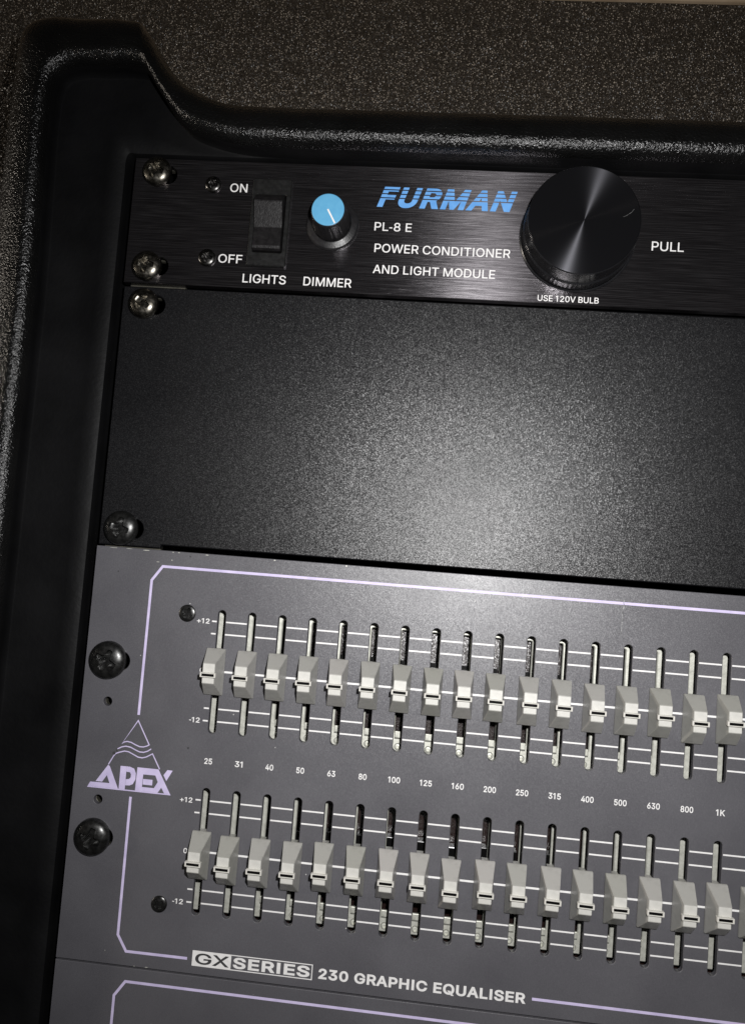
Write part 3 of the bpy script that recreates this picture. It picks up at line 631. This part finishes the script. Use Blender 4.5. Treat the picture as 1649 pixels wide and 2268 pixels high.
# dimmer
dk = (69.8, 21.4)
bm = bmesh.new()
lathe(bm, *dk, [(5.2, .05), (8.75, .05), (8.75, .9), (8.3, 1.5), (6.6, 2.3), (6.4, 2.6)], 56)
lathe(bm, *dk, [(6.3, 2.4), (6.25, 4), (5.6, 11.2), (5.35, 11.7), (5.2, 11.8), (0, 11.8)], 56, rfun=lambda r, z, i: r*(1-.025*(i % 4 < 1)) if z < 11 else r)
dm = link('dimmer_knob', bm_mesh(bm, 'dimmer_knob'), MAT['black_plastic'], pc)
bm = bmesh.new(); lathe(bm, *dk, [(5.22, 11.75), (5.22, 12.1), (5.05, 12.2), (0, 12.2)], 56)
link('knob_cap', bm_mesh(bm, 'knob_cap'), MAT['sky_blue'], dm)
link('pointer_line', flat_mesh('pointer_line', strip([(69.75, 21.3), (72.35, 25.75)], .52), 12.25), MAT['white'], dm)
# lamp knob
lk = (150.0, 21.6)
bm = bmesh.new()
lathe(bm, *lk, [(15, .05), (18.6, .05), (18.6, .7), (18.2, 1.1)], 160)
lathe(bm, *lk, [(18.0, .9), (17.95, 5.5)], 160, rfun=lambda r, z, i: r-.05*(i % 2))
lathe(bm, *lk, [(17.95, 5.5), (17.5, 6.2), (17.35, 12.5), (17.1, 12.9)], 160)
kn = link('lamp_knob', bm_mesh(bm, 'lamp_knob'), MAT['knob_side'], pc)
bm = bmesh.new(); lathe(bm, *lk, [(17.1, 12.9), (16.9, 13.05), (9, 12.95), (0, 12.9)], 160)
me = bm_mesh(bm, 'knob_face')
o = link('knob_face', me, MAT['spun'], kn, loc=None)
off = W(*lk, 13) - origin(pc)
me.transform(Matrix.Translation(-off)); o.location = off

link('scratch', flat_mesh('scratch', strip([(lk[0]+x, lk[1]+y) for x, y in ((11.6, -1.3), (12.5, -1.7), (14.0, -2.8), (14.8, -3.9))], .08), 13.12), MAT['scratch'], kn)

# ------------------------------------------------------------------ blank panel
bp = thing('blank_panel', 'plain black textured blanking panel two units high', 'rack panel', W(0, 88, -3))
link('faceplate', plate_mesh('faceplate', [(0.2, 45.2), (482.4, 46.1), (482.4, 131.0), (21.4, 131.9), (21.2, 133.0), (0.2, 133.15)], [EAR(51.3), EAR(127.3)], -0.3, 2.4, .35), MAT['powder'], bp)
bm = bmesh.new(); box(bm, 22, 460, 48, 131, -12, -2.8); link('stiffener', bm_mesh(bm, 'stiffener'), MAT['dark'], bp)

# ------------------------------------------------------------------ equalisers
X = lambda i: 44.2 + 9.975*i
NB = 30
T1, B1, T2, B2 = 151.5, 191.3, 208.55, 248.4
def eq_chassis(parent, y0, y1):
    bm = bmesh.new()
    box(bm, 24, 458, y0+2, y1-2, -16, -14)
    box(bm, 24, 25.5, y0+2, y1-2, -14, -2.3); box(bm, 456.5, 458, y0+2, y1-2, -14, -2.3)
    box(bm, 25.5, 456.5, y0+2, y0+3.5, -14, -2.3); box(bm, 25.5, 456.5, y1-3.5, y1-2, -14, -2.3)
    return link('chassis', bm_mesh(bm, 'chassis'), MAT['board'], parent)

eq = thing('graphic_equaliser', 'dark grey graphic equaliser with two rows of sliders and a lilac triangle logo', 'equaliser', W(0, 200, -3))
holes = [EAR(170.7), EAR(227.4), circ(8.85, 184.1, 1.45), circ(8.8, 215.6, 1.45)]
for i in range(NB):
    for a, b in ((T1, B1), (T2, B2)):
        holes.append(rrect(X(i)-1.32, X(i)+1.32, a, b, 1.31, 7))
link('faceplate', plate_mesh('faceplate', [(0, 133.6), (482.6, 133.6), (482.6, 266.35), (0, 266.35)], holes, 0, 2.0, .14), MAT['grey'], eq)
eq_chassis(eq, 133.6, 266.3)
# lines and lettering
def seg(y, x0, w):
    out = []; s = x0
    for i in range(NB):
        e = X(i)-1.32-.22
        if e > s+.1: out.append(([(s, y-w/2), (e, y-w/2), (e, y+w/2), (s, y+w/2)], []))
        s = X(i)+1.32+.22
    return out
for y, x0, w in ((155.3, 41.1, .48), (159.3, 41.1, .48), (171.3, 46.0, .62), (183.3, 41.0, .48), (187.3, 41.0, .48),
                 (212.45, 41.0, .48), (216.45, 41.0, .48), (228.5, 46.0, .62), (240.45, 40.95, .48), (244.45, 41.0, .48)):
    link('scale_line', flat_mesh('scale_line', seg(y, x0, w)), MAT['white'], eq)
FREQ = ['25', '31', '40', '50', '63', '80', '100', '125', '160', '200', '250', '315', '400', '500', '630', '800', '1K', '1.25', '1.6', '2K', '2.5', '3.15', '4K', '5K', '6.3', '8K', '10K', '12.5', '16K', '20K']
for i, s in enumerate(FREQ):
    w = {1: 1.2, 2: 2.75, 3: 4.1, 4: 4.6}[len(s)] * (0.93 if 'K' not in s else 1.0)
    xc = 44.0+10.0*i
    L(eq, s, xc-w/2, xc+w/2, 200.95, 1.85, .035)
L(eq, '+12', 36.1, 40.3, 156.2, 1.60, .03); L(eq, '-12', 36.5, 40.0, 188.15, 1.62, .03); L(eq, '0', 38.5, 39.75, 172.1, 1.6, .03)
L(eq, '+12', 35.9, 40.0, 213.55, 1.58, .03); L(eq, '0', 38.55, 39.8, 229.5, 1.6, .03); L(eq, '-12', 36.4, 39.9, 245.4, 1.6, .03)
bl = strip([(460, 138.85), (23.0, 138.85), (19.72, 143.6), (19.66, 187.5)], .85)
bl += strip([(19.58, 213.7), (19.75, 257.0), (22.9, 261.85), (42.9, 261.75)], .85) + strip([(151.0, 261.35), (460, 261.35)], .85)
link('border_line', flat_mesh('border_line', bl), MAT['lilac'], eq)
# triangle emblem with waves
wave1 = [(15.0, 197.2), (15.8, 196.55), (16.73, 196.3), (18.1, 196.5), (19.5, 197.1), (21.0, 197.6), (22.3, 197.55), (23.4, 197.15), (24.1, 196.7)]
wave2 = [(13.74, 198.96), (15.1, 198.2), (16.43, 197.85), (18.04, 198.05), (19.7, 198.75), (21.1, 199.25), (22.5, 199.25), (23.8, 198.75), (24.9, 197.95)]
wave3 = [(11.2, 204.2), (12.67, 201.3), (13.3, 200.5), (14.4, 200.0), (16.1, 199.45), (17.5, 199.55), (19.2, 200.25), (20.8, 200.95), (22.2, 201.05), (23.5, 200.65), (25.5, 199.45), (28.3, 204.1)]
em = strip([(19.73, 189.3)]+wave1, .34, True) + strip(wave2, .34) + strip(wave3, .34)
em += [([(11.15, 204.3), (7.5, 209.85), (9.67, 209.85), (11.04, 207.65), (12.16, 210.1), (5.71, 210.2), (5.0, 211.58), (15.15, 211.58), (11.77, 204.75)], []),
       ([(5.0, 211.6), (32.5, 211.6), (32.7, 211.98), (4.82, 211.98)], []),
       ([(15.3, 204.25), (17.36, 204.25), (17.4, 211.58), (15.38, 211.58)], []),
       ([(17.38, 204.22), (18.44, 204.25), (19.9, 204.72), (20.6, 206.16), (20.65, 208.1), (19.9, 209.65), (18.8, 210.2), (17.45, 210.25), (17.42, 208.35), (18.5, 208.15), (19.0, 207.6), (19.0, 206.6), (18.6, 206.0), (17.4, 205.92)], []),
       ([(20.94, 204.17), (27.96, 204.17), (32.45, 211.58), (30.5, 211.58), (29.42, 209.85), (28.33, 211.58), (20.83, 211.58)], [[(23.07, 206.25), (27.1, 206.2), (28.1, 208.2), (26.98, 210.25), (23.02, 210.25)]]),
       ([(23.15, 207.67), (26.31, 207.67), (26.35, 209.45), (23.2, 209.45)], []),
       ([(30.9, 204.1), (32.65, 204.15), (30.85, 207.6), (29.75, 205.85)], [])]
link('emblem', flat_mesh('emblem', em), MAT['lilac'], eq)
# series badge
bd = [([(44.5, 259.0), (56.8, 259.0), (56.8, 263.75), (44.5, 263.75)], [])]
bd += [([(56.82, 259.0), (83.05, 259.0), (83.05, 263.75), (56.82, 263.75)], [[(57.05, 259.3), (82.75, 259.3), (82.75, 263.45), (57.05, 263.45)]])]
badge = link('series_badge', flat_mesh('series_badge', bd), MAT['white'], eq)
link('lettering', text_mesh('GX', 45.5, 56.5, 263.05, 3.35, .03, z=PZ+.04), MAT['ink'], badge)
link('lettering', text_mesh('SERIES', 57.7, 82.2, 263.05, 3.35, .055, track=.07), MAT['white'], badge)
L(eq, '230 GRAPHIC EQUALISER', 85.0, 149.1, 263.05, 3.15, .055, track=.06)
face_screw(eq, 32.7, 153.4, 2.8, 0.02, 'black_screw', .5, .9); face_screw(eq, 32.25, 246.1, 2.6, 0.02, 'black_screw', .9, .9)
# chipped paint along the edge and an old scratch
def chip(x, y, w, h):
    n = 7
    p = [(x+w/2*math.cos(2*math.pi*k/n)*random.uniform(.6, 1.1), y+h/2*math.sin(2*math.pi*k/n)*random.uniform(.6, 1.1)) for k in range(n)]
    link('paint_chip', flat_mesh('paint_chip', [(p, [])], PZ+.02), MAT['track'], eq)
for x, y, w, h in ((16.9, 134.0, 3.2, .35), (26.1, 133.95, .7, .3), (25.9, 136.6, .5, .5), (37.5, 134.0, 1.2, .25), (21.3, 137.5, 1.3, .2), (28.0, 133.95, 1.0, .3), (6, 133.95, 3.4, .2), (11, 133.9, 2.4, .2),
                   (60, 133.95, .8, .3), (83.5, 134.0, 1.0, .35), (16, 262.3, .5, .3), (30, 266.0, 1.2, .3), (26, 266.05, .7, .25)): chip(x, y, w, h)
sp = []
for k in range(25):
    t = k/24; sp.append((171.6-.4*t+random.uniform(-.16, .16), 137.2+11.5*t))
link('scratch', flat_mesh('scratch', strip(sp, .22), PZ+.02), MAT['scratch'], eq)

for x, y, r in ((12.7, 200.4, .55), (13.6, 199.5, .3), (37.0, 196.5, .38), (31.9, 134.9, .3), (8.2, 141.6, .25)):
    link('stain', flat_mesh('stain', [(circ(x, y, r, 9), [])], PZ+.01), MAT['ink'], eq)

# slider tracks: plated frame deep behind each opening
def track(parent, i, top, bot, proto=None):
    loc = Vector((X(i)*MM, -top*MM+0.2, 0.003))
    if proto is None:
        x = X(i); y0, y1 = top-3, bot+2.2
        me = plate_mesh('fader_track', rrect(x-3.6, x+3.6, y0, y1, .6, 4), [rrect(x-1.33, x+1.33, top+2.2, bot-4.0, .5, 4)], -8.7, 1.2, .3)
        bm = bmesh.new(); bm.from_mesh(me)
        box(bm, x-1.22, x+1.22, bot-4.7, bot-2.6, -9.2, -8.25, .2)
        lathe(bm, x, bot+.3, [(1.0, -8.75), (1.0, -8.4), (.85, -8.2), (.6, -8.15), (.45, -8.6), (0, -8.6)], 24)
        box(bm, x-1.25, x+1.25, bot-2.55, bot-2.2, -8.75, -8.55, 0, 1)
        lathe(bm, x, bot+.3, [(1.14, -8.68), (1.12, -8.6), (1.0, -8.6)], 24, 1)
        bm.to_mesh(me); bm.free()
        o = link('fader_track', me, [MAT['track'], MAT['joint']], parent)
        me.transform(Matrix.Translation(-loc)); o.location = loc
        return o
    o = proto.copy(); COL.objects.link(o); o.parent = parent; o.location = loc; return o
pt = None
for a, b in ((T1, B1), (T2, B2)):
    for i in range(NB):
        o = track(eq, i, a, b, pt); pt = pt or o

# slider caps
def cap_proto(parent):
    bm = bmesh.new()
    lv = [(-3.05, 3.05, -7.45, 7.45, .3), (-3.05, 3.05, -7.45, 7.45, 1.1), (-1.95, 1.95, -3.55, 2.75, 8.0)]
    r = [[bm.verts.new(W(x, y, z)) for x, y in ((a, c), (b, c), (b, d), (a, d))] for a, b, c, d, z in lv]
    for p, q_ in zip(r, r[1:]):
        for k in range(4): bm.faces.new((p[k], p[(k+1) % 4], q_[(k+1) % 4], q_[k]))
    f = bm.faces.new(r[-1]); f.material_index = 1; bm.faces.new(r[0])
    bmesh.ops.bevel(bm, geom=[e for e in bm.edges], offset=.14*MM, segments=2, affect='EDGES')
    me = bm_mesh(bm, 'fader_cap'); me.transform(Matrix.Translation((0, 0, -Z0)))
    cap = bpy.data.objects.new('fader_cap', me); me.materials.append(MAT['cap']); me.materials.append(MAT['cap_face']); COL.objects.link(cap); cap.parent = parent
    me = plate_mesh('pointer_clip', rrect(-2.5, 2.5, -.74, .74, .12, 2), [rrect(-1.98, 1.98, -.40, .40, .05, 2)], 9.0, 1.4, .1)
    me.transform(Matrix.Translation((0, 0, -Z0)))
    c = bpy.data.objects.new('pointer_clip', me); me.materials.append(MAT['clip']); COL.objects.link(c); c.parent = cap
    bm = bmesh.new(); box(bm, -1.96, 1.96, -.39, .39, 7.9, 8.8)
    me = bm_mesh(bm, 'pointer_slot'); me.transform(Matrix.Translation((0, 0, -Z0)))
    s = bpy.data.objects.new('pointer_slot', me); me.materials.append(MAT['slot_black']); COL.objects.link(s); s.parent = cap
    bm = bmesh.new(); box(bm, -1.22, 1.22, -7.7, 7.6, -13.5, -9.4, .2)
    box(bm, -1.1, 1.1, -7.2, 7.0, -2.4, .4, .1, 1)
    me = bm_mesh(bm, 'carriage'); me.transform(Matrix.Translation((0, 0, -Z0)))
    k = bpy.data.objects.new('carriage', me); me.materials.append(MAT['slot_black']); me.materials.append(MAT['cap']); COL.objects.link(k); k.parent = cap
    return cap
R1 = [171.28, 171.33, 171.32, 171.29, 171.26, 171.19, 171.37, 171.43, 171.4, 171.49, 171.59, 171.59, 171.96, 171.81, 171.52, 172.44, 171.71]
R2 = [229.25, 229.99, 229.74, 229.65, 228.85, 228.81, 228.64, 228.87, 229.65, 228.84, 228.89, 228.7, 228.72, 228.71, 228.71, 228.79, 228.3]
DX1 = [-.5, -.3, -.25, -.1, -.3, -.25, -.1, -.1, -.4, -.6, -.15, -.1, 0, -.2, 0, .3, .5]
DX2 = [0, -.7, -.6, -.4, -.4, -.2, -.15, -.25, -.4, 0, -.2, .15, -.2, -.2, -.1, .1, -.1]
first = None
for rows_, dxs, mid in ((R1, DX1, 171.5), (R2, DX2, 228.8)):
    for i in range(NB):
        y = rows_[i] if i < len(rows_) else mid + random.uniform(-.4, .4)
        x = X(i) + (dxs[i] if i < len(dxs) else 0)
        loc = Vector((x*MM, -y*MM+0.2, 0.003))
        if first is None:
            first = cap_proto(eq); c = first
        else:
            c = first.copy(); COL.objects.link(c); c.parent = eq
            for k in list(first.children):
                d = k.copy(); COL.objects.link(d); d.parent = c
        c.location = loc
        c.rotation_euler = (math.radians(random.uniform(-.8, .8)), math.radians(random.uniform(-.9, .9)), math.radians(random.uniform(-.7, .7)))

eq2 = thing('graphic_equaliser', 'second dark grey equaliser at the bottom edge, only its upper lilac border showing', 'equaliser', W(0, 333, -3))
link('faceplate', plate_mesh('faceplate', [(0, 266.95), (482.6, 266.95), (482.6, 399.6), (0, 399.6)], [EAR(304.0), EAR(361)], 0, 2.0, .14), MAT['grey'], eq2)
eq_chassis(eq2, 266.9, 399.6)
bl = strip([(460, 271.1), (23.6, 271.1), (20.35, 275.7), (20.4, 320)], .85)
link('border_line', flat_mesh('border_line', bl), MAT['lilac'], eq2)
face_screw(eq2, 32.6, 286.9, 2.8, 0.02, 'black_screw', .5, .9)
